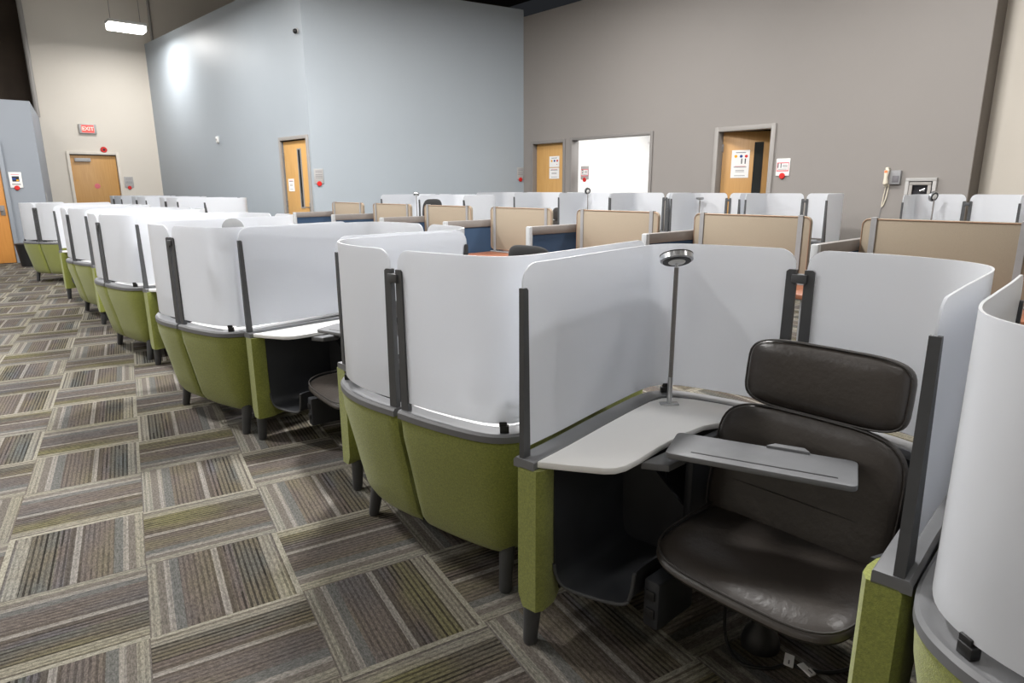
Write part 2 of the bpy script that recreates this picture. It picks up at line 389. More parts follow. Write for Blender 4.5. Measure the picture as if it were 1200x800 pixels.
# far cream wall, dark hall beyond and above
bm = bmesh.new(); box(bm, 2.2, 2.63, 18.5, 18.7, 0, 6.2); box(bm, 2.63, 3.64, 18.5, 18.7, 2.13, 6.2); box(bm, 3.64, 8.5, 18.5, 18.7, 0, 6.2)
struct(link('wall_far', bm, M['wall_cream']))
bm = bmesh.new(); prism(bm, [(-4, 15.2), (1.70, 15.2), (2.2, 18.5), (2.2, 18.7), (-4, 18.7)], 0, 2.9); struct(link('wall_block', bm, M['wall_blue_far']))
bm = bmesh.new(); box(bm, -7, 2.2, 18.9, 19.1, 2.9, 6.2); box(bm, 8.5, 13, 18.9, 19.1, 0, 6.2); struct(link('wall_dark_back', bm, M['dark']))
bm = bmesh.new(); box(bm, -7, 13, -5, 19.2, 6.2, 6.35); struct(link('ceiling', bm, M['dark']))
bm = bmesh.new(); box(bm, -7.1, -6.9, -5, 19.2, 0, 6.2); struct(link('wall_left', bm, M['wall_cream']))
bm = bmesh.new(); box(bm, -7, 13, -5.2, -5, 0, 6.2); struct(link('wall_behind', bm, M['wall_cream']))
bm = bmesh.new(); tube(bm, [(2.17, 18.42, 2.9), (2.17, 18.42, 6.2)], .05, 8); tube(bm, [(4.72, 18.44, 0.0), (4.72, 18.44, 6.2)], .03, 8)
struct(link('trim_pipe', bm, M['frame'], smooth=True))
# rooms behind the openings of the grey wall
bm = bmesh.new()
box(bm, 12.4, 12.5, 6.2, 9.3, 0, 2.7); box(bm, GX + .16, 12.5, 6.1, 6.2, 0, 2.7); box(bm, GX + .16, 12.5, 9.3, 9.4, 0, 2.7); box(bm, GX + .16, 12.5, 6.1, 9.4, 2.7, 2.75)
struct(link('wall_white_room', bm, M['white_paint']))
bm = bmesh.new(); box(bm, 12.34, 12.4, 6.2, 9.3, 2.28, 2.30); box(bm, 12.385, 12.4, 7.40, 7.405, 0, 2.28); box(bm, 12.385, 12.4, 8.6, 8.605, 0, 2.28)
struct(link('trim_white_room', bm, M['white_paint']))
tl = bpy.data.lights.new('white_room_light', 'AREA'); tl.shape = 'RECTANGLE'; tl.size = 2; tl.size_y = 1.6; tl.energy = 75; tl.color = (1, .99, .97)
t = bpy.data.objects.new('white_room_light', tl); C.objects.link(t); t.location = (10.9, 7.75, 2.66)
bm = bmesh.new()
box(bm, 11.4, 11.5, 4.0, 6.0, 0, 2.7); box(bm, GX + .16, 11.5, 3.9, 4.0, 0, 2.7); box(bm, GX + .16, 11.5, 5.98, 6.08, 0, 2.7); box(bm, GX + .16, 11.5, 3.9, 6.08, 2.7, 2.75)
struct(link('wall_dark_room', bm, M['dark']))  # the room's lack of light is put into its dark wall colour

# ---- door frames
def frame_x(n, X, ya, yb, zt, m, w=.055, d=.03, dep=.16):
    bm = bmesh.new()
    box(bm, X - d, X + dep + .01, ya - w, ya + .006, 0, zt + w, .003); box(bm, X - d, X + dep + .01, yb - .006, yb + w, 0, zt + w, .003); box(bm, X - d + .001, X + dep + .009, ya, yb, zt - .006, zt + w - .001, .003)
    return struct(link('trim_%d' % n, bm, m, smooth=True))
frame_x(1, GX, *D1, M['frame_dk'], .05); frame_x(2, GX, *D2, M['frame_dk'], .045); frame_x(3, GX, *D3, M['frame'], .06)

def lever(parent, m, x, y, z, sx):
    """lever set on a door face whose outward normal is -local y"""
    p = bx('lock_plate', m, parent, x - .035, x + .035, y - .012, y, z - .09, z + .09, .004)
    bm = bmesh.new(); tube(bm, [(x, y, z), (x, y - .05, z), (x + sx * .11, y - .055, z)], .01, 8); link('lever', bm, m, p, True)

def door(name, m, w, zt, loc, rz, slit=None, hinge=0, lev=None, slitframe=True, hw='chrome'):
    """leaf: local x 0..w from hinge edge, outward face towards -y at y=0"""
    r = struct(empty(name, loc, rz))
    bx('leaf', m, r, 0, w, 0, .045, .008, zt - .006, .003)
    if slit:
        x0, x1, z0, z1 = slit
        if slitframe:
            bm = bmesh.new(); e = .022
            box(bm, x0 - e, x0, -.012, .0, z0 - e, z1 + e); box(bm, x1, x1 + e, -.012, 0, z0 - e, z1 + e); box(bm, x0, x1, -.012, 0, z0 - e, z0); box(bm, x0, x1, -.012, 0, z1, z1 + e)
            link('vision_frame', bm, M['frame'], r)
        bx('vision_pane', M['glassdark'], r, x0, x1, -.006, .001, z0, z1)
    for hz in ((.25, 1.05, 1.9) if hinge else ()): bx('hinge', M['rail'], r, -.02, .012, -.015, .012, hz - .06, hz + .06, .002)
    if lev is not None: lever(r, M[hw], lev[0], 0, lev[1], lev[2])
    return r
# grey wall: local x runs to -Y (photo's right), outward -x  => rz = -90deg
d1 = door('door_1', M['wood'], D1[1] - D1[0] - .01, D1[2], (GX + .09, D1[1] - .005, 0), -math.pi / 2, lev=(.76, 1.0, -1))
d3 = door('door_3', M['wood_far'], D3[1] - D3[0] - .02, D3[2], (GX + .115, D3[1] - .012, 0), -math.pi / 2 + R(25), slit=(.46, .59, .75, 1.98), hinge=1, lev=(.77, 1.0, -1), slitframe=False)
# blue wall door; along wall from CB (right) to CA (left): local x of door runs from left to right in the photo
dirB = (Vector(CB) - Vector(CA)).normalized(); angB = math.atan2(dirB.y, dirB.x)
nB = Vector((dirB.y, -dirB.x))            # outward (towards -x)
def onB(t): return Vector(CB) - dirB * t
p = onB(1.05) - nB * .03
d4 = door('door_4', M['wood'], .91, 2.15, (p.x, p.y, 0), angB, slit=(.53, .62, 1.0, 1.99), hinge=1, lev=(.85, 1.0, -1))
for (nm, a, b, zt) in (('trim_4', .12, 1.06, 2.16),):
    bm = bmesh.new(); box(bm, -b - .06, -b, -.03, .16, 0, zt + .06, .004); box(bm, -a, -a + .06, -.03, .16, 0, zt + .06, .004); box(bm, -b, -a, -.03, .16, zt, zt + .06, .004)
    o = struct(link(nm, bm, M['frame'], smooth=True)); o.location = (CB[0], CB[1], 0); o.rotation_euler = (0, 0, angB)
# far door in the cream wall (faces -y)
d5 = door('door_5', M['wood_far'], .93, 2.11, (2.67, 18.54, 0), 0)
bm = bmesh.new(); box(bm, 2.60, 2.66, 18.46, 18.6, 0, 2.19, .004); box(bm, 3.61, 3.67, 18.46, 18.6, 0, 2.19, .004); box(bm, 2.66, 3.61, 18.46, 18.6, 2.125, 2.19, .004)
struct(link('trim_5', bm, M['wall_cream'], smooth=True))
bx('door_closer', M['sign_grey'], d5, .08, .40, -.06, 0, 1.96, 2.04, .006)
bm = bmesh.new(); lathe(bm, [(.055, 0), (.06, .006), (.0, .008)], 20, Matrix.Translation((.47, 0, 1.40)) @ Matrix.Rotation(math.pi / 2, 4, 'X')); link('round_notice', bm, M['pink'], d5)
bx('bolt_box', M['paper'], d5, .84, .90, -.05, 0, 1.02, 1.10, .006)
# door in the blue block at the left edge
d6 = door('door_6', M['wood_orange'], .9, 2.12, (.19, 15.155, 0), 0, lev=(.83, .96, -1), hw='rail')
bm = bmesh.new(); box(bm, .12, .185, 15.12, 15.2, 0, 2.19, .004); box(bm, 1.095, 1.16, 15.12, 15.2, 0, 2.19, .004); box(bm, .185, 1.095, 15.12, 15.2, 2.13, 2.19, .004)
struct(link('trim_6', bm, M['wall_blue_far'], smooth=True))

# ================================================================ PENDANT LAMPS
def pendant(i, x, y, W):
    r = empty('pendant_lamp', (x, y, PZ))
    bm = bmesh.new(); box(bm, -.36, .36, -.19, .19, .012, .075, .01); link('housing', bm, M['lampwhite'], r, True)
    bx('diffuser', M['diffuser'], r, -.345, .345, -.175, .175, -.10, .011, .02)
    for sx in (-.28, .28):
        bm = bmesh.new(); tube(bm, [(sx, 0, .07), (sx, 0, 6.2 - PZ)], .005, 6); link('hanger', bm, M['rail'], r)
    li = bpy.data.lights.new('pendant_light', 'AREA'); li.shape = 'RECTANGLE'; li.size = .68; li.size_y = .34; li.energy = W * LAMP_GAIN; li.color = (1, .985, .97)
    lo = bpy.data.objects.new('pendant_light', li); C.objects.link(lo); lo.parent = r; lo.location = (0, 0, -.112)
    if i == 0: tag(r, 'lit rectangular pendant lamp hanging high before the cream end wall', 'lamp')
    else: tag(r, 'rectangular pendant lamp hung over the hall outside the picture', 'lamp', 'pendant lamps over the hall')
for i, (x, y, W) in enumerate(PENDANTS): pendant(i, x, y, W)

# ================================================================ WORK LOUNGE POD
OXP, OYP = 1.6, .8                       # plan origin of the pod template
def loc2(P): return [(x - OXP, y - OYP) for x, y in P]
T_OUT = loc2([(1.125, 1.262), (1.30, 1.288), (1.50, 1.325), (1.68, 1.355), (1.80, 1.372), (1.88, 1.372), (1.940, 1.345), (1.985, 1.285), (2.02, 1.17), (2.045, 1.05), (2.060, .932)])
S_OUT = loc2([(2.063, .912), (2.080, .80), (2.085, .69), (2.072, .58), (2.035, .475), (1.965, .398), (1.86, .362), (1.70, .347), (1.50, .332), (1.29, .312)])
def path(P, per=6):
    pts = catmull(P, per); n = len(pts); nor = []; s = [0]
    for i in range(n):
        d = (pts[min(i + 1, n - 1)] - pts[max(i - 1, 0)]).normalized(); nor.append(Vector((-d.y, d.x)))
        if i: s.append(s[-1] + (pts[i] - pts[i - 1]).length)
    return pts, nor, s
TP, TN, TSs = path(T_OUT); SP, SN, SSs = path(S_OUT)
# make the normals point outwards (away from the pod centre)
def orient(P, N):
    mid = len(P) // 2; c = Vector((.0, .0))
    if (P[mid] - c).dot(N[mid]) < 0: return [-n for n in N]
    return N
TN = orient(TP, TN); SN = orient(SP, SN)
ZL = .60                                 # top of the ledge
def sm(t): t = max(0, min(1, t)); return t * t * (3 - 2 * t)
def panel_mesh(P, N, S, front_first):
    """upholstered outer panel and the dark liner inside it"""
    bm = bmesh.new(); bl = bmesh.new(); L = S[-1]; rings = []; rl = []
    for p, n, s in zip(P, N, S):
        f = s if front_first else L - s                     # distance from the open front end
        b = L - f                                           # distance from the seam at the back
        k = sm((f - .12) / .55)
        th = .088 - .038 * sm((f - .06) / .12)
        e = min(f, b); rnd = .012 * (1 - sm(e / .022)) if e < .022 else 0
        ins = .082 * k
        prof = [(.575, -.006 - rnd), (.567, .0 - rnd), (.50, -.006 * k - rnd), (.36, -.036 * k - rnd), (.25, -.058 * k - rnd), (.175, -ins * .92 - rnd), (.145, -ins - .012 - rnd), (.133, -ins - .03)]
        o = [(z, d) for z, d in prof]
        inn = [(.133, -max(th, ins + .04) + rnd), (.15, -max(th, ins + .045) + rnd), (.575, -th + rnd)]
        rings.append([bm.verts.new((p.x + n.x * d, p.y + n.y * d, z)) for z, d in o + inn])
        if f > .085: rl.append([bl.verts.new((p.x + n.x * d, p.y + n.y * d, z)) for z, d in ((.574, -th - .003), (.35, -max(th, .5 * ins + .045) - .003), (.16, -max(th, ins + .05) - .004), (.16, -max(th, ins + .05) - .012), (.35, -max(th, .5 * ins + .045) - .011), (.574, -th - .011))])
    for R_, B in ((rings, bm), (rl, bl)):
        m = len(R_[0])
        for a, c in zip(R_, R_[1:]):
            for i in range(m): B.faces.new((a[i], a[(i + 1) % m], c[(i + 1) % m], c[i]))
        B.faces.new(R_[0]); B.faces.new(R_[-1][::-1])
        bmesh.ops.recalc_face_normals(B, faces=B.faces[:])
    return bm, bl
def ledge_mesh(P, N, S, inner=.068):
    bm = bmesh.new(); rings = []; L = S[-1]
    for i, (p, n, s) in enumerate(zip(P, N, S)):
        wi = inner + (.02 if min(s, L - s) < .001 and False else 0)
        prof = [(.572, .004), (.592, .004), (.600, -.003), (.600, -wi + .003), (.597, -wi), (.572, -wi)]
        rings.append([bm.verts.new((p.x + n.x * d, p.y + n.y * d, z)) for z, d in prof])
    m = 6
    for a, c in zip(rings, rings[1:]):
        for i in range(m): bm.faces.new((a[i], a[(i + 1) % m], c[(i + 1) % m], c[i]))
    bm.faces.new(rings[0]); bm.faces.new(rings[-1][::-1]); bmesh.ops.recalc_face_normals(bm, faces=bm.faces[:])
    return bm
def resample(P, N, S, step=.02, extra=()):
    L = S[-1]; n = int(L / step) + 1; ss = sorted(set([L * i / n for i in range(n + 1)] + list(extra)))
    out = []
    j = 0
    for s in ss:
        while j < len(S) - 2 and S[j + 1] < s: j += 1
        t = (s - S[j]) / max(1e-9, S[j + 1] - S[j]); t = max(0, min(1, t))
        out.append((P[j].lerp(P[j + 1], t), N[j].lerp(N[j + 1], t).normalized(), s))
    return out
SCR_IN = .022; ZT = 1.142; ZB = .628
def screen_mesh(P, N, S, th=.005):
    r = .055; L = S[-1]; s0, s1 = .008, L - .006
    ex = [s0 + r * (1 - math.cos(R(a))) for a in range(0, 91, 15)] + [s1 - r * (1 - math.cos(R(a))) for a in range(0, 91, 15)] + [s0 + .015, s1 - .015]
    rows = [q for q in resample(P, N, S, .025, ex) if s0 - 1e-6 <= q[2] <= s1 + 1e-6]
    bm = bmesh.new(); A = []; B = []; nz = 6
    for p, n, s in rows:
        e = min(s - s0, s1 - s); top = ZT - (r - math.sqrt(max(0, r * r - (r - e) ** 2)) if e < r else 0)
        zs = [ZB + (top - ZB) * k / nz for k in range(nz + 1)]
        A.append([bm.verts.new((p.x - n.x * (SCR_IN - th / 2), p.y - n.y * (SCR_IN - th / 2), z)) for z in zs])
        B.append([bm.verts.new((p.x - n.x * (SCR_IN + th / 2), p.y - n.y * (SCR_IN + th / 2), z)) for z in zs])
    for i in range(len(A) - 1):
        for k in range(nz):
            bm.faces.new((A[i][k], A[i + 1][k], A[i + 1][k + 1], A[i][k + 1])); bm.faces.new((B[i][k], B[i][k + 1], B[i + 1][k + 1], B[i + 1][k]))
        bm.faces.new((A[i][0], B[i][0], B[i + 1][0], A[i + 1][0])); bm.faces.new((A[i][-1], A[i + 1][-1], B[i + 1][-1], B[i][-1]))
    for i in (0, -1):
        for k in range(nz): bm.faces.new((A[i][k], A[i][k + 1], B[i][k + 1], B[i][k]))
    bmesh.ops.recalc_face_normals(bm, faces=bm.faces[:])
    return bm
def fin(p, d, n, base, top, th, z0, z1, out=0.0, name='post', back=0.0, parent=None):
    """flat post standing at plan point p, reaching 'base' metres along d at its foot and 'top' at its head"""
    bm = bmesh.new(); q = p - n * (SCR_IN - out)
    def V(a, b, z): return bm.verts.new((q.x + d.x * a + n.x * b, q.y + d.y * a + n.y * b, z))
    h = th / 2; vs = []
    for z, l in ((z0, base), (z1 - .006, top), (z1, top * .75)):
        c = 0 if back == 0 else 0
        vs.append([V(-back, -h, z), V(l - back, -h, z), V(l - back, h, z), V(-back, h, z)])
    for a, c in zip(vs, vs[1:]):
        for i in range(4): bm.faces.new((a[i], a[(i + 1) % 4], c[(i + 1) % 4], c[i]))
    bm.faces.new(vs[0][::-1]); bm.faces.new(vs[-1]); bmesh.ops.recalc_face_normals(bm, faces=bm.faces[:])
    return link(name, bm, M['plastic'], parent)

def leg_mesh(x, y, sx=0, sy=0, z1=.15):
    bm = bmesh.new(); tube(bm, [(x + sx, y + sy, 0), (x + sx, y + sy, .006), (x, y, z1)], [.019, .0215, .028], 14)
    return bm

def make_pod():
    r = empty('work_pod')
    for P, N, S, ff in ((TP, TN, TSs, True), (SP, SN, SSs, False)):
        a, b = panel_mesh(P, N, S, ff)
        o = link('upholstered_panel', a, M['green'], r, True); link('liner', b, M['liner'], o, True)
        link('ledge', ledge_mesh(P, N, S), M['ledge'], r, True)
        link('privacy_screen', screen_mesh(P, N, S), M['frost'], r, True)
    # arm-end posts (tapering fins) and the pair of posts at the back joint
    dT = (TP[1] - TP[0]).normalized(); dS = (SP[-2] - SP[-1]).normalized()
    fin(TP[0] + dT * .004, dT, TN[0], .030, .020, .016, ZL, 1.078, parent=r)
    fin(SP[-1] + dS * .004, dS, SN[-1], .085, .018, .020, ZL, 1.078, parent=r)
    dTb = (TP[-2] - TP[-1]).normalized(); dSb = (SP[1] - SP[0]).normalized()
    a = fin(TP[-1] + dTb * .002, dTb, TN[-1], .034, .030, .018, ZL, 1.078, parent=r)
    fin(SP[0] + dSb * .002, dSb, SN[0], .034, .030, .018, ZL, 1.078, parent=r)
    mid = (TP[-1] + SP[0]) / 2 - TN[-1] * SCR_IN
    bm = bmesh.new(); box(bm, -.016, .016, -.024, .024, 1.035, 1.064, .003)
    o = link('post_clip', bm, M['plastic'], r, True); o.location = (mid.x, mid.y, 0); o.rotation_euler = (0, 0, math.atan2(TN[-1].y, TN[-1].x))
    # little clips that hold the screens above the ledge
    for P, N, S, fr in ((TP, TN, TSs, .655), (SP, SN, SSs, .37)):
        p, n, s = min(resample(P, N, S, .01), key=lambda q: abs(q[2] - S[-1] * fr))
        q = p - n * SCR_IN; bm = bmesh.new(); box(bm, -.010, .010, -.014, .014, .60, .622, .002); box(bm, -.007, .007, -.016, .008, .620, .634, .002)
        o = link('screen_clip', bm, M['black'], r, True); o.location = (q.x, q.y, 0); o.rotation_euler = (0, 0, math.atan2(n.y, n.x))
    # legs
    for x, y, sx, sy, z1 in ((1.163, 1.225, -.006, .006, .145), (1.335, .352, -.008, -.004, .145), (1.86, 1.265, .022, .012, .17), (1.925, .53, .022, -.02, .17)):
        link('leg', leg_mesh(x - OXP, y - OYP, sx, sy, z1), M['plastic'], r, True)
    # white worktop that fills the table-side corner
    TB = loc2([(1.150, 1.200), (1.205, 1.118), (1.256, 1.045), (1.280, 1.026), (1.315, 1.018), (1.38, 1.022), (1.50, 1.038), (1.627, 1.048), (1.739, 1.044), (1.81, 1.016), (1.88, .95), (1.93, .90), (1.985, .90), (1.993, .95), (1.982, 1.045), (1.965, 1.13), (1.940, 1.21), (1.905, 1.272), (1.862, 1.298), (1.80, 1.303), (1.677, 1.287), (1.50, 1.258), (1.30, 1.222)])
    bm = bmesh.new(); prism(bm, TB, .578, .598, .004); link('worktop', bm, M['white_lam'], r, True)
    # dark storage tub under the worktop
    prof = [(1.188, .572), (1.186, .40), (1.182, .27), (1.172, .225), (1.150, .202), (1.11, .194), (1.04, .193), (.995, .198), (.974, .212), (.966, .245), (.962, .28), (.960, .305)]
    prof = [tuple(q) for q in catmull(prof, 4)]
    bm = bmesh.new(); rows = []; lip = []
    for k, X in enumerate((0, .03, .12, .22, .32, .36)):
        row = []
        for (y, z) in prof:
            fx = 1.200 + (1.20 - min(y, 1.2)) * .40
            if k == 0: lip.append((fx - OXP, y - OYP, z - .004))
            row.append(bm.verts.new((fx + X - OXP, y - OYP + (.11 * X if y > 1.1 else (.045 * X)), z + (-.006 if k == 0 else 0))))
        rows.append(row)
    for a, c in zip(rows, rows[1:]):
        for i in range(len(prof) - 1): bm.faces.new((a[i], a[i + 1], c[i + 1], c[i]))
    bm.faces.new(rows[-1])
    bmesh.ops.recalc_face_normals(bm, faces=bm.faces[:])
    g = bmesh.ops.solidify(bm, geom=bm.faces[:], thickness=.007)
    tub = link('storage_tub', bm, M['liner'], r, True)
    bm = bmesh.new(); tube(bm, lip[8:], .0055, 8); link('tub_lip', bm, M['plastic'], tub, True)
    # support block with power outlets under the seat side of the tub
    pb = bx('power_block', M['liner'], r, 1.325 - OXP, 1.50 - OXP, .897 - OYP, .950 - OYP, .135, .283, .01)
    for z in (.185, .24): bx('outlet', M['black'], pb, 1.319 - OXP, 1.327 - OXP, .908 - OYP, .938 - OYP, z - .014, z + .014, .003)
    # vertical panel behind the tub
    bx('knee_panel', M['liner'], r, 1.62 - OXP, 1.82 - OXP, 1.00 - OYP, 1.03 - OYP, .2, .577, .01)
    # swinging tray with its bracket
    bm = bmesh.new(); prism(bm, rounded_rect(.47, .155, .018), 0, .017, .004)
    tr = link('swing_tray', bm, M['tray'], r, True); tr.location = (1.558 - OXP, .765 - OYP, .617); tr.rotation_euler = (R(2.5), 0, math.atan2(-.40, .155))
    bx('tray_groove', M['black'], tr, -.17, .19, -.049, -.044, .0165, .0176)
    bm = bmesh.new(); prism(bm, [(-.02, .0), (.09, .0), (.075, .022), (.0, .022)], .0, .009, .002); o = link('tray_tab', bm, M['tray'], tr, True); o.location = (.03, .066, .016)
    bm = bmesh.new(); prism(bm, [(1.40 - OXP, 1.03 - OYP), (1.44 - OXP, .965 - OYP), (1.52 - OXP, .965 - OYP), (1.56 - OXP, 1.03 - OYP)], .556, .577, .003); link('tray_bracket', bm, M['ledge'], r, True)
    bm = bmesh.new(); tube(bm, [(1.51 - OXP, .965 - OYP, .57), (1.51 - OXP, .955 - OYP, .62)], .014, 10); link('tray_pivot', bm, M['plastic'], r, True)
    return r

# ================================================================ LOUNGE CHAIR
def cushion(hw, hh, t, n, bend, rings=9, seg=48, crown=1.0):
    """pillow in local (u, v) with thickness along w; bend maps (u, v, w) to xyz"""
    bm = bmesh.new()
    def se(th, r):
        c, s = math.cos(th), math.sin(th)
        return hw * r * math.copysign(abs(c) ** (2 / n), c), hh * r * math.copysign(abs(s) ** (2 / n), s)
    rr = [0] + [math.sin(math.pi / 2 * k / rings) ** .8 for k in range(1, rings + 1)]
    def ht(r): return t / 2 * (max(0, 1 - r ** 5) ** .5) * (1 - .12 * r * r * crown)
    sides = []
    for sgn in (1, -1):
        cen = bm.verts.new(bend(0, 0, sgn * t / 2)); rows = []
        for r in rr[1:-1]:
            rows.append([bm.verts.new(bend(*se(2 * math.pi * k / seg, r), sgn * ht(r))) for k in range(seg)])
        sides.append((cen, rows))
    rim = [bm.verts.new(bend(*se(2 * math.pi * k / seg, 1), 0)) for k in range(seg)]
    for (cen, rows), sg in zip(sides, (1, -1)):
        for k in range(seg): bm.faces.new((cen, rows[0][k], rows[0][(k + 1) % seg]))
        for a, b in zip(rows, rows[1:] + [rim]):
            for k in range(seg): bm.faces.new((a[k], b[k], b[(k + 1) % seg], a[(k + 1) % seg]))
    bmesh.ops.recalc_face_normals(bm, faces=bm.faces[:])
    def seam(f, w):
        b2 = bmesh.new(); pts = [bend(*se(2 * math.pi * k / seg, f), w) for k in range(seg + 1)]; tube(b2, pts, .0032, 6, False); return b2
    return bm, seam

def make_chair():
    r = empty('lounge_chair')
    # template frame: chair faces -x, plan origin as for the pod
    cy = .688 - OYP; cx = 1.555 - OXP
    def bseat(u, v, w):
        x = u; y = v
        f = max(0, (-x - .10) / .18)                      # waterfall front
        z = .357 + w - .018 * f * f - .05 * max(0, x) * .6 + .012 * (abs(y) / .24) ** 3
        return (cx + x, cy + y + .03 * (x + .1), z)
    bm, seam = cushion(.252, .266, .072, 5.2, bseat)
    o = link('seat', bm, M['leather'], r, True); link('seam', seam(.985, .022), M['seam'], o, True)
    bm, _ = cushion(.205, .20, .045, 3.4, lambda u, v, w: (cx + u + .03, cy + v, .297 + w)); link('seat_pan', bm, M['black'], r, True)
    def bback(cx0, cz0, cyy, lean, curve, vbend=0):
        ca, sa = math.cos(lean), math.sin(lean)
        def f(u, v, w):                                    # u across (y), v up, w forward(-x)
            fwd = w + curve * (u / .26) ** 2 + vbend * v * v
            return (cx0 - OXP - fwd * ca + v * sa, cyy - OYP + u, cz0 + v * ca + fwd * sa)
        return f
    bm, seam = cushion(.264, .205, .085, 4.6, bback(1.735, .507, .720, R(13), .022, .3))
    o = link('backrest', bm, M['leather'], r, True); link('seam', seam(.985, .018), M['seam'], o, True)
    bb = bback(1.735, .507, .720, R(13), .022, .3); bm = bmesh.new(); tube(bm, [bb(-.255 + .51 * k / 16, -.035, .0425 * max(0, 1 - abs(-1 + k / 8) ** 5) ** .5 * (1 - .12 * (-1 + k / 8) ** 2) - .0012) for k in range(17)], .0025, 6); link('cross_seam', bm, M['seam'], o, True)
    bm, seam = cushion(.223, .100, .08, 4.8, bback(1.79, .806, .705, R(8), .022))
    o = link('headrest', bm, M['leather'], r, True); link('seam', seam(.975, .02), M['seam'], o, True)
    bm = bmesh.new()
    for a in (-.1, .1):
        tube(bm, [(1.60 - OXP, .715 - OYP + a, .27), (1.76 - OXP, .715 - OYP + a, .30), (1.80 - OXP, .715 - OYP + a, .50), (1.845 - OXP, .715 - OYP + a, .85)], .014, 8)
    link('back_frame', bm, M['black'], r, True)
    bm = bmesh.new(); lathe(bm, [(.055, 0), (.055, .02), (.045, .05), (.03, .07), (.03, .27)], 24, Matrix.Translation((1.66 - OXP, .76 - OYP, 0))); link('pedestal', bm, M['black'], r, True)
    return r

def make_lamp(z_head=1.095, tilt=R(-26), turn=0, cap='black'):
    r = empty('task_lamp')
    bm = bmesh.new(); box(bm, -.032, .032, -.016, .016, 0, .006, .002); link('base', bm, M['chrome'], r, True)
    bm = bmesh.new(); tube(bm, [(0, 0, .005), (0, 0, .10)], .009, 12); link('socket', bm, M['chrome'], r, True)
    h = z_head - .598
    bm = bmesh.new(); tube(bm, [(0, 0, .10), (0, 0, h - .02)], .0075, 10); link('pole', bm, M['rail'], r, True)
    T = Matrix.Translation((0, 0, h)) @ Matrix.Rotation(turn, 4, 'Z') @ Matrix.Rotation(tilt, 4, 'X')
    bm = bmesh.new(); lathe(bm, [(.047, 0), (.054, .003), (.054, .019), (.05, .022), (.02, .0225)], 32, T); hd = link('lamp_head', bm, M['chrome'], r, True)
    bm = bmesh.new(); lathe(bm, [(.0545, .0195), (.0545, .023), (.05, .0245), (.01, .0245)], 32, T); link('head_cap', bm, M[cap], hd, True)
    bm = bmesh.new(); lathe(bm, [(.046, -.002), (.046, .001)], 32, T); link('dark_ring', bm, M['black'], hd, True)
    bm = bmesh.new(); lathe(bm, [(.024, -.006), (.028, -.003), (.028, 0)], 28, T); link('light_disc', bm, M['lampwhite'], hd, True)
    bm = bmesh.new(); tube(bm, [(0, 0, h - .02), (0, 0, h)], .006, 8); link('neck', bm, M['chrome'], r, True)
    return r

POD0 = make_pod(); CHAIR0 = make_chair()
used = {'p': 0, 'c': 0}
def place(first, key, x, y, rz, sz=1.0):
    o = first if not used[key] else copy_tree(first); used[key] = 1
    o.location = (x, y, 0); o.rotation_euler = (0, 0, rz); o.scale = (1, 1, sz)
    return o
PER = 2.111
POD_LABELS = {}
a_off = [0, -.025, .115, -.05, -.10]
GP = 'green work pods in the front row'; GC = 'lounge chairs in the front row pods'
an = ['work pod in the right foreground, brown-black chair and white worktop fully in view', 'work pod with open front, second along the aisle from the right',
      'work pod with open front, third along the aisle, half hidden by the pod before it', 'work pod whose open front is nearly edge-on, fourth along the aisle', 'work pod near the far end of the aisle showing a sliver of white worktop']
bn = ['curved back of the work pod cut off by the right picture edge', 'rounded green back of the work pod left of the nearest open one', 'rounded green back of the second work pod along the aisle, lamp disc above its screen',
      'rounded green back of the third work pod along the aisle', 'narrow green back of the fourth work pod along the aisle', 'green back of the last work pod, in front of the blue wall block']
can = ['brown-black leather lounge chair in the right foreground pod', 'dark lounge chair seat showing in the second open pod', 'dark lounge chair hidden inside the third open pod', 'dark lounge chair inside the fourth open pod', 'dark lounge chair inside the last open pod']
cbn = ['dark chair behind the frosted screen at the right picture edge', 'dark chair blurred behind the screen left of the nearest open pod', 'dark chair blurred behind the second closed pod screen', 'dark chair blurred behind the third closed pod screen', 'dark chair blurred behind the fourth closed pod screen', 'dark chair blurred behind the last screen by the blue block']
APOS = [(1.6, .8, 0), (1.58, 2.925, R(-5)), (1.6, 5.04, 0), (1.6, 7.12, 0), (1.6, 9.225, 0)]
BPOS = [(1.55, -.140, 0), (1.55, 1.95, 0), (1.398, 4.03, R(3)), (1.432, 6.165, 0), (1.515, 8.262, 0), (1.50, 11.75, R(22))]
for k, (x, y, a) in enumerate(APOS):
    tag(place(POD0, 'p', x, y, a), an[k], 'work pod', GP); tag(place(CHAIR0, 'c', x, y, a), can[k], 'lounge chair', GC)
for k, (x, y, a) in enumerate(BPOS):
    tag(place(POD0, 'p', x, y, math.pi + a), bn[k], 'work pod', GP); tag(place(CHAIR0, 'c', x, y, math.pi + a), cbn[k], 'lounge chair', GC)
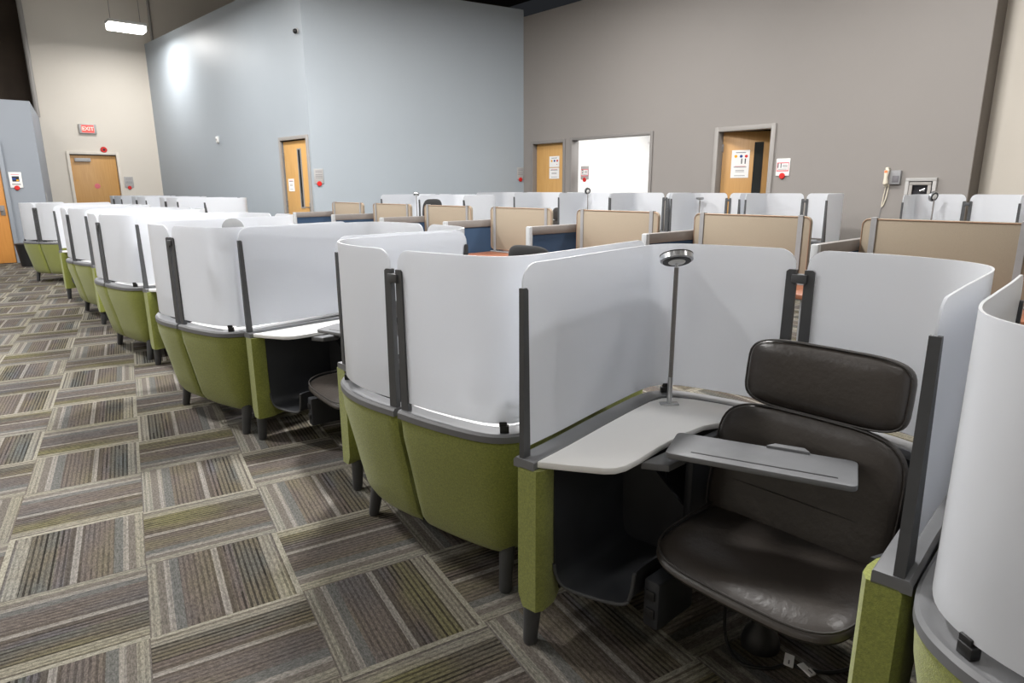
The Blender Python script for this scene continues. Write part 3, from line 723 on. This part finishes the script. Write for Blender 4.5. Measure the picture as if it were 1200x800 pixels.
# far row along the grey wall: open fronts towards the aisle, taller screens
FX = OXP + (7.5 - 1.125)
fl = ['far work pod at the right end of the row below the half-open door', 'far work pod with a white lamp head below the open door', 'far work pod below the grey wall, third from the right of its row',
      'far work pod below the bright white opening', 'far work pod below the closed maple door', 'far work pod in the corner of the blue and grey walls']
for k, ly in enumerate((4.17, 5.25, 6.31, 7.37, 8.43, 9.46)):
    y = ly - 1.255 + OYP
    tag(place(POD0, 'p', FX, y, 0, 1.085), fl[k], 'work pod', 'work pods along the grey wall')
    if k == 4: tag(place(CHAIR0, 'c', FX, y, 0, 1.085), 'dark chair back beside a post in the far pod below the maple door', 'lounge chair')
for (x0, ly, lab) in ((5.62, 9.62, 'far work pod before the blue wall behind the leftmost taupe screens'), (5.62, 8.5, 'far work pod behind the third taupe screen from the left'), (7.2, 2.33, 'far work pod at the right below the wall telephone and extinguisher cabinet'), (7.2, 1.22, 'far work pod cut by the right picture edge beside the ring lamp')):
    y = ly - 1.255 + OYP; x = OXP + x0 - 1.125
    tag(place(POD0, 'p', x, y, 0, 1.07 if x0 < 6 else 1.085), lab, 'work pod', 'work pods along the grey wall')
# row along the blue wall, far left
la = ['distant work pod before the pale blue wall, right end of its row', 'distant work pod before the pale blue wall, third from the right end', 'distant work pod before the pale blue wall, second from the left end']
lb = ['distant work pod with a paired dark post in its screen before the blue wall', 'distant work pod with grey shaded screens before the pale blue wall', 'distant work pod at the left end of its row before the cream wall']
for k in range(3):
    tag(place(POD0, 'p', 3.62, 11.6 + k * PER, 0, 1.035), la[k], 'work pod', 'work pods along the blue wall')
    tag(place(POD0, 'p', 3.57, 12.75 + k * PER, math.pi, 1.035), lb[k], 'work pod', 'work pods along the blue wall')

# lamps
def lamp_on(px, py, rz, sz, label, zh=1.095, tilt=R(-26), turn=0, cap='black'):
    lx, ly = 1.826 - OXP, 1.238 - OYP
    lx, ly = lx * math.cos(rz) - ly * math.sin(rz), lx * math.sin(rz) + ly * math.cos(rz)
    r = make_lamp(zh, tilt, turn, cap); r.location = (px + lx, py + ly, .598 * sz); r.scale = (1, 1, 1)
    r.rotation_euler = (0, 0, R(-40))
    return tag(r, label, 'lamp', 'task lamps in the pods')
lamp_on(*APOS[0], 1, 'slim chrome task lamp with a disc head on the nearest white worktop')
lamp_on(*BPOS[2][:2], math.pi + BPOS[2][2], 1, 'task lamp with its disc head tipped up above a frosted screen', 1.125, R(72), R(25), 'rail_cap')
lamp_on(*BPOS[1][:2], math.pi, 1, 'task lamp folded low behind the frosted screen left of the nearest pod', .80, R(30))
lamp_on(FX, 5.25 - .455, 0, 1.085, 'white task lamp head standing above the taupe screen below the half-open door', 1.10, 0)
lamp_on(FX, 7.37 - .455, 0, 1.085, 'round task lamp head before the bright white opening', 1.21, R(-75), R(20))
lamp_on(OXP + 7.2 - 1.125, 2.26 - .455, 0, 1.085, 'black ring task lamp head below the extinguisher cabinet', 1.165, R(-75), R(15))
lamp_on(OXP + 5.62 - 1.125, 9.62 - .455, 0, 1.07, 'small task lamp above the third taupe screen before the blue wall', 1.17)
# power cord under the nearest chair
r = empty('power_cord', (1.6, .75, 0)); bm = bmesh.new()
tube(bm, catmull([(.0, .10, .20), (-.01, .09, .06), (-.03, .06, .008), (-.06, .0, .007), (-.02, -.06, .007), (.04, -.09, .007), (.05, -.13, .007), (.12, -.2, .007), (.3, -.25, .007)], 5), .005, 8); link('cord', bm, M['cable'], r, True)
for (x, y, a) in ((.045, -.085, 20), (.045, -.135, 75)):
    bm = bmesh.new(); box(bm, -.022, .022, -.013, .013, 0, .002); box(bm, -.022, .0, -.013, .013, .002, .006, .001); q = link('cord_tag', bm, M['paper'], r); q.location = (x, y, .012); q.rotation_euler = (R(8), R(-10), R(a))
    bx('tag_print', M['ink'], q, -.018, -.004, -.002, .002, .006, .0066)
tag(r, 'black power cord with white paper tags on the carpet under the nearest chair', 'cord')

# ================================================================ DESK ROW WITH TAUPE SCREENS
XT = 4.60; ZD = .645
SL = [1.70, 2.97, 4.25, 5.525, 6.805, 8.05, 9.27]; SLEN = .94
def make_taupe():
    r = empty('desk_screen'); h = 1.127 - .672
    bm = bmesh.new(); prism(bm, rounded_rect(SLEN, h, .045), -.014, .014, .005)
    Mx = Matrix.Translation((0, -SLEN / 2, .672 + h / 2)) @ Matrix(((0, 0, -1, 0), (-1, 0, 0, 0), (0, 1, 0, 0), (0, 0, 0, 1)))
    bmesh.ops.transform(bm, matrix=Mx, verts=bm.verts[:]); bmesh.ops.recalc_face_normals(bm, faces=bm.faces[:]); link('fabric_panel', bm, M['taupe'], r, True)
    bm = bmesh.new(); pts = [(-.0145, -SLEN / 2 + x, .672 + h / 2 + y) for x, y in rounded_rect(SLEN - .012, h - .012, .04)]; tube(bm, pts + [pts[0]], .0035, 6, False); link('piping', bm, M['piping'], r, True)
    for y in (-.075, -SLEN + .075):
        bm = bmesh.new(); box(bm, -.022, -.0165, y - .018, y + .018, ZD + .014, 1.131, .001); box(bm, .0165, .022, y - .018, y + .018, ZD + .014, 1.131, .001); box(bm, -.022, .022, y - .018, y + .018, 1.128, 1.133, .001); box(bm, -.02, .02, y - .018, y + .018, ZD + .013, .672, .001)
        link('strap_post', bm, M['strap'], r)
    return r
def make_divider():
    r = empty('desk_divider'); zt = .99; x0 = -.62; x1 = .2; t = .024
    bm = bmesh.new(); box(bm, x0 + .03, x1, -t, t, zt - .075, zt, .006); link('top_rail', bm, M['rail'], r, True)
    bm = bmesh.new(); box(bm, x0, x0 + .045, -t - .001, t + .001, .02, zt + .001, .010); link('end_post', bm, M['rail_cap'], r, True)
    bx('fabric_infill', M['navy'], r, x0 + .04, x1, -.016, .016, .06, zt - .07)
    bx('glide', M['black'], r, x0 + .005, x0 + .04, -.015, .015, 0, .02)
    return r
t0 = make_taupe(); v0 = make_divider(); first = True
pos = ['rightmost, cut by picture edge', 'second from the right', 'third from the right', 'in the middle of the row', 'third from the left', 'second from the left', 'leftmost of all']
for k, y in enumerate(SL):
    a = t0 if k == 0 else copy_tree(t0); a.location = (XT, y, 0); tag(a, 'taupe desk screen with two grey straps, ' + pos[k], 'desk screen', 'taupe desk screens')
    d = v0 if k == 0 else copy_tree(v0); d.location = (XT, y + .03, 0); tag(d, 'navy divider with grey frame beside the desk screen ' + pos[k], 'desk divider', 'navy desk dividers')
def make_desk(w):
    r = empty('desk')
    bm = bmesh.new(); box(bm, -.44, .22, -w, 0, ZD - .032, ZD, .004); link('desktop', bm, M['desk_wood'], r, True)
    bm = bmesh.new(); box(bm, -.03, .03, -w, 0, ZD, ZD + .012, .003); link('cable_rail', bm, M['strap'], r, True)
    for y in (-.05, -w + .05):
        for x in (-.40, .16): bx('leg', M['strap'], r, x - .02, x + .02, y - .02, y + .02, 0, ZD - .033)
    return r
dk = make_desk(1.165)
for k, y in enumerate(SL):
    a = dk if k == 0 else copy_tree(dk); a.location = (XT, y - .003, 0); tag(a, 'cherry wood desk under the taupe screen ' + pos[k], 'desk', 'cherry desks in the row')

def make_office_chair():
    r = empty('office_chair')
    bm = bmesh.new(); lathe(bm, [(.03, .06), (.03, .28), (.02, .40)], 12); link('gas_column', bm, M['black'], r, True)
    for k in range(5):
        a = 2 * math.pi * k / 5; bm = bmesh.new(); tube(bm, [(0, 0, .085), (.27 * math.cos(a), .27 * math.sin(a), .06)], [.022, .014], 8); l = link('base_arm', bm, M['black'], r, True)
        bm = bmesh.new(); tube(bm, [(.27 * math.cos(a) - .012, .27 * math.sin(a), .028), (.27 * math.cos(a) + .012, .27 * math.sin(a), .028)], .028, 12); link('caster', bm, M['black'], l, True)
    bm, _ = cushion(.23, .23, .08, 3.5, lambda u, v, w_: (u, v, .43 + w_)); link('seat', bm, M['mesh'], r, True)
    bm, _ = cushion(.23, .20, .05, 4, lambda u, v, w_: (-.22 + .5 * u * u - w_ - .12 * (v + .2) * .6, u, .68 + v)); link('backrest', bm, M['mesh'], r, True)
    bm = bmesh.new(); tube(bm, [(-.05, 0, .40), (-.24, 0, .42), (-.27, 0, .60)], .018, 8); link('back_stem', bm, M['black'], r, True)
    for s in (-1, 1):
        bm = bmesh.new(); tube(bm, [(0, .2 * s, .41), (0, .27 * s, .45), (0, .27 * s, .62)], .014, 8); a = link('arm_post', bm, M['black'], r, True)
        bm = bmesh.new(); box(bm, -.12, .12, .27 * s - .035, .27 * s + .035, .62, .645, .01); link('arm_pad', bm, M['black'], a, True)
    return r
oc = make_office_chair(); oc.location = (3.80, 3.86, 0); oc.rotation_euler = (0, 0, R(8)); oc.scale = (1, 1, 1.0)
tag(oc, 'black mesh office chair before the third desk from the right', 'office chair')
oc2 = copy_tree(oc); oc2.location = (5.15, 7.66, 0); oc2.rotation_euler = (0, 0, R(200)); oc2.scale = (1, .75, 1.335)
tag(oc2, 'black rounded chair back rising above the third taupe screen from the left', 'office chair')

# ================================================================ SIGNS AND WALL FITTINGS
def frame_on(loc, rz, name):
    """things on a wall: local x to the photo's right, z up, outward towards -y"""
    return empty(name, loc, rz)
RZG = -math.pi / 2                                        # grey wall
UP = Matrix.Rotation(math.pi / 2, 4, 'X')                 # text plane -> x/z, facing -y
def txt(name, body, size, m, parent, x, z, y=-.003): return text_mesh(name, body, size, m, parent, Matrix.Translation((x, y, z)) @ UP)
def disc(name, m, parent, x, z, r_, th=.012, y0=0):
    bm = bmesh.new(); lathe(bm, [(r_, 0), (r_, th * .7), (r_ * .85, th)], 20, Matrix.Translation((x, -y0, z)) @ UP); return link(name, bm, m, parent, True)
def lines(parent, m, x0, x1, zs, y, h=.006):
    for z in zs: bx('text_line', m, parent, x0, x1, y - .001, y, z - h / 2, z + h / 2)

def notice(loc, rz, label, dots, w=.25, h=.20, head=None):
    r = frame_on(loc, rz, 'paper_notice'); bx('sheet', M['paper'], r, -w / 2, w / 2, -.003, 0, -h / 2, h / 2)
    if dots:
        lines(r, M['ink'], -w * .28, w * .28, [h * .33], -.003, .010)
        for x, m in ((-.07, 'yellow'), (.008, 'blue'), (.082, 'red')): disc('dot', M[m], r, x, .015, .022, .002, .003)
        if head: txt('number', head, .105, M['inkdark'], r, .045, -.062)
        else: bx('print', M['pink'], r, .06, .085, -.004, -.003, -.06, -.045)
    else:
        lines(r, M['ink'], -w * .36, w * .36, [h * .3], -.003, .010); lines(r, M['pink'], -w * .3, w * .3, [h * .36], -.003, .006)
        lines(r, M['ink'], -w * .25, w * .25, [0.012, -.008], -.003, .007); lines(r, M['ink'], -w * .3, w * .3, [-h * .34], -.003, .007)
    return tag(r, label, 'notice')
notice((GX + .085, 9.235, 1.81), RZG, 'upper white notice with coloured dots on the closed maple door', True, .27, .205)
notice((GX + .085, 9.235, 1.59), RZG, 'lower white notice with grey text on the closed maple door', False, .27, .205)
# on the ajar door: place in the door's own frame
def on_door(d, x, z, y=-.002):
    return (d.matrix_basis @ Vector((x, y, z)))
bpy.context.view_layer.update()
a3 = -math.pi / 2 + R(25)
notice(on_door(d3, .27, 1.76), a3, 'upper notice with coloured dots and a large 11 on the half-open door', True, .26, .21, '11')
notice(on_door(d3, .27, 1.555), a3, 'lower white notice with pink and grey text on the half-open door', False, .26, .20)
notice(on_door(d4, .20, 1.385), angB, 'white notice on the slit-window door in the blue wall', False, .21, .22)

def plate_sign(loc, rz, label, w=.16, h=.25, body=None, red_frame=False, picture=False, white=False):
    r = frame_on(loc, rz, 'wall_sign')
    bx('plate', M['paper'] if white else M['sign_grey'], r, -w / 2, w / 2, -.014, 0, -h / 2, h / 2, .004)
    if red_frame:
        bx('red_border', M['pink'], r, -w * .44, w * .44, -.0155, -.014, -h * .24, h * .28); bx('card', M['paper'], r, -w * .40, w * .40, -.0165, -.0155, -h * .17, h * .22)
        if body: txt('number', body, .085, M['inkdark'], r, -w * .24, h * .08, -.0175)
        lines(r, M['ink'], -w * .02, w * .34, [h * .12, h * .06, h * .0], -.0165, .006); lines(r, M['ink'], -w * .33, w * .33, [-h * .11], -.0165, .007)
    elif picture:
        lines(r, M['pink'], -w * .32, w * .32, [h * .36], -.014, .012)
        bx('photo', M['inkdark'], r, -w * .28, w * .28, -.0155, -.014, -h * .1, h * .24); bx('photo_patch', M['blue'], r, -w * .26, w * .02, -.0165, -.0155, 0, h * .14); bx('photo_patch', M['yellow'], r, w * .04, w * .22, -.0165, -.0155, -h * .07, h * .03)
        lines(r, M['ink'], -w * .34, w * .34, [-h * .24, -h * .3], -.014, .008)
    else:
        lines(r, M['ink'], -w * .36, w * .36, [h * .36, h * .26, h * .1, 0.0, -h * .1], -.014, .007)
    disc('red_button', M['red'], r, 0, -h / 2, .042, .02, .008)
    return tag(r, label, 'sign')
plate_sign((GX - .001, 4.56, 1.59), RZG, 'white and red wall sign reading 11 right of the half-open door', .2, .24, '11', True, white=True)
plate_sign((GX + .17, 8.50, 1.585), RZG, 'grey and red sign with a red button in the bright white opening', .2, .25, '2', True)
pr = Vector(CC).lerp(Vector(CB), .02); angR = math.atan2(CC[1] - CB[1], CC[0] - CB[0])
plate_sign((pr.x, pr.y - .001, 1.60), angR, 'grey plate with a red button in the blue wall corner beside the maple door', .15, .24)
pl = Vector(CC).lerp(Vector(CB), .977)
plate_sign((pl.x, pl.y - .001, 1.53), angR, 'grey plate with a red button right of the slit-window door', .16, .25)
plate_sign((3.81, 18.499, 1.49), 0, 'grey sign with text and a red button right of the far exit door', .2, .26)
plate_sign((1.295, 15.199, 1.50), 0, 'white picture sign with a red button on the blue block wall', .19, .28, picture=True, white=True)
ph = Vector((1.70, 15.2)).lerp(Vector((2.2, 18.5)), .1)
r = tag(bx('wall_plate', M['sign_grey'], None, -.06, .06, -.012, 0, -.11, .11, .004), 'small grey plate on the side face of the blue block', 'plate'); r.location = (ph.x, ph.y, 1.16); r.rotation_euler = (0, 0, math.atan2(3.3, .5) - 0)
# exit sign
r = frame_on((3.10, 18.499, 2.70), 0, 'exit_sign'); bx('housing', M['sign_grey'], r, -.175, .175, -.06, 0, -.105, .105, .008)
bx('lit_panel', M['exit_red'], r, -.12, .12, -.064, -.06, -.078, .082); txt('letters', 'EXIT', .115, M['exit_pale'], r, 0, 0, -.066)
tag(r, 'lit red EXIT sign in a grey case on the cream wall', 'exit sign')
r = frame_on((3.37, 18.499, 2.24), 0, 'fire_alarm'); disc('bell', M['red'], r, 0, 0, .07, .05); disc('bell_cap', M['inkdark'], r, 0, 0, .025, .01, .05)
tag(r, 'round red alarm bell above the far exit door', 'alarm')
# thermostat and camera on the blue wall
q = onB(3.85) + nB * .001
r = frame_on((q.x, q.y, 2.33), angB, 'wall_sensor'); bx('case', M['paper'], r, -.05, .05, -.04, 0, -.06, .06, .01); disc('knob', M['sign_grey'], r, 0, 0, .02, .01, .04); bx('bracket', M['sign_grey'], r, -.02, .02, -.03, 0, -.08, -.06, .004)
tag(r, 'small white sensor on the pale blue wall', 'sensor')
q = onB(.16) + nB * .001
r = frame_on((q.x, q.y, 3.86), angB, 'security_camera'); disc('mount', M['sign_grey'], r, 0, 0, .045, .02)
bm = bmesh.new(); bmesh.ops.create_uvsphere(bm, u_segments=16, v_segments=10, radius=.04); bmesh.ops.translate(bm, vec=(0, -.04, -.01), verts=bm.verts[:]); link('dome', bm, M['black'], r, True)
tag(r, 'small dark dome camera near the bend of the blue wall', 'camera')
# wall telephone
r = frame_on((GX, 3.11, 1.43), RZG, 'wall_telephone')
bx('base', M['phone_grey'], r, -.02, .10, -.05, 0, -.085, .085, .008); bx('keypad', M['ink'], r, .01, .085, -.054, -.05, -.06, .02, .001)
bm = bmesh.new(); tube(bm, [(-.055, -.045, .105), (-.055, -.075, .08), (-.055, -.085, 0), (-.055, -.075, -.07), (-.055, -.045, -.095)], [.03, .03, .022, .03, .03], 12); link('handset', bm, M['phone'], r, True)
disc('orange_mark', M['orange_dot'], r, -.055, .07, .018, .004, .10)
bm = bmesh.new(); tube(bm, catmull([(-.055, -.04, -.10), (-.07, -.03, -.2), (-.085, -.02, -.34), (-.075, -.02, -.36), (-.045, -.02, -.25), (-.03, -.02, -.09)], 5), .007, 8); link('curly_cord', bm, M['phone'], r, True)
bm = bmesh.new(); tube(bm, catmull([(-.085, -.012, -.34), (-.11, -.012, -.6), (-.13, -.012, -1.0)], 5), .003, 6); link('thin_wire', bm, M['phone_grey'], r, True)
tag(r, 'cream wall telephone with grey keypad and hanging cord', 'telephone')
# extinguisher cabinet
r = frame_on((GX, 2.775, 1.19), RZG, 'extinguisher_cabinet')
bm = bmesh.new(); w_, h_ = .17, .23
box(bm, -w_, w_, -.05, 0, h_ - .04, h_, .004); box(bm, -w_, w_, -.05, 0, -h_ - .25, -h_ - .21, .004); box(bm, -w_, -w_ + .04, -.05, 0, -h_ - .21, h_ - .04, .001); box(bm, w_ - .04, w_, -.05, 0, -h_ - .21, h_ - .04, .001); link('cabinet_frame', bm, M['sign_grey'], r, True)
bm = bmesh.new(); w2 = .12; box(bm, -w2, w2, -.06, -.045, h_ - .085, h_ - .05, .003); box(bm, -w2, -w2 + .035, -.06, -.045, -.40, h_ - .085, .001); box(bm, w2 - .035, w2, -.06, -.045, -.40, h_ - .085, .001); link('door_frame', bm, M['frame'], r, True)
bx('back_panel', M['inkdark'], r, -w_ + .04, w_ - .04, -.006, 0, -h_ - .21, h_ - .04)
bm = bmesh.new(); lathe(bm, [(.045, -.36), (.05, -.34), (.05, -.06), (.035, -.02), (.018, 0), (.018, .03)], 20, Matrix.Translation((0.01, -.04, 0)) @ Matrix.Scale(.7, 4, (0, 1, 0))); link('cylinder', bm, M['red'], r, True)
bm = bmesh.new(); lathe(bm, [(.056, -.05), (.056, .0), (.044, .02), (.02, .03)], 20, Matrix.Translation((0.01, -.04, 0)) @ Matrix.Scale(.7, 4, (0, 1, 0))); link('yellow_collar', bm, M['yellow'], r, True)
bm = bmesh.new(); tube(bm, [(0, -.04, .075), (.06, -.045, .10)], .009, 8); tube(bm, [(0, -.04, .08), (.055, -.045, .075)], .007, 8); link('handle', bm, M['chrome'], r, True)
tag(r, 'grey wall cabinet with a fire extinguisher, right of the telephone', 'extinguisher cabinet')
# waste bin by the blue block
r = empty('waste_bin', (1.22, 14.35, 0)); bm = bmesh.new(); lathe(bm, [(.13, 0), (.17, .36), (.175, .38), (.16, .385)], 20); link('body', bm, M['black'], r, True)
bm = bmesh.new(); lathe(bm, [(.178, .37), (.182, .40), (.165, .405)], 20); link('rim', bm, M['black'], r, True)
tag(r, 'black waste bin against the blue block behind the last pod', 'bin')
for o in list(bpy.data.objects):
    if o.name.startswith('carpet_tile') and 'label' in o: del o['label']
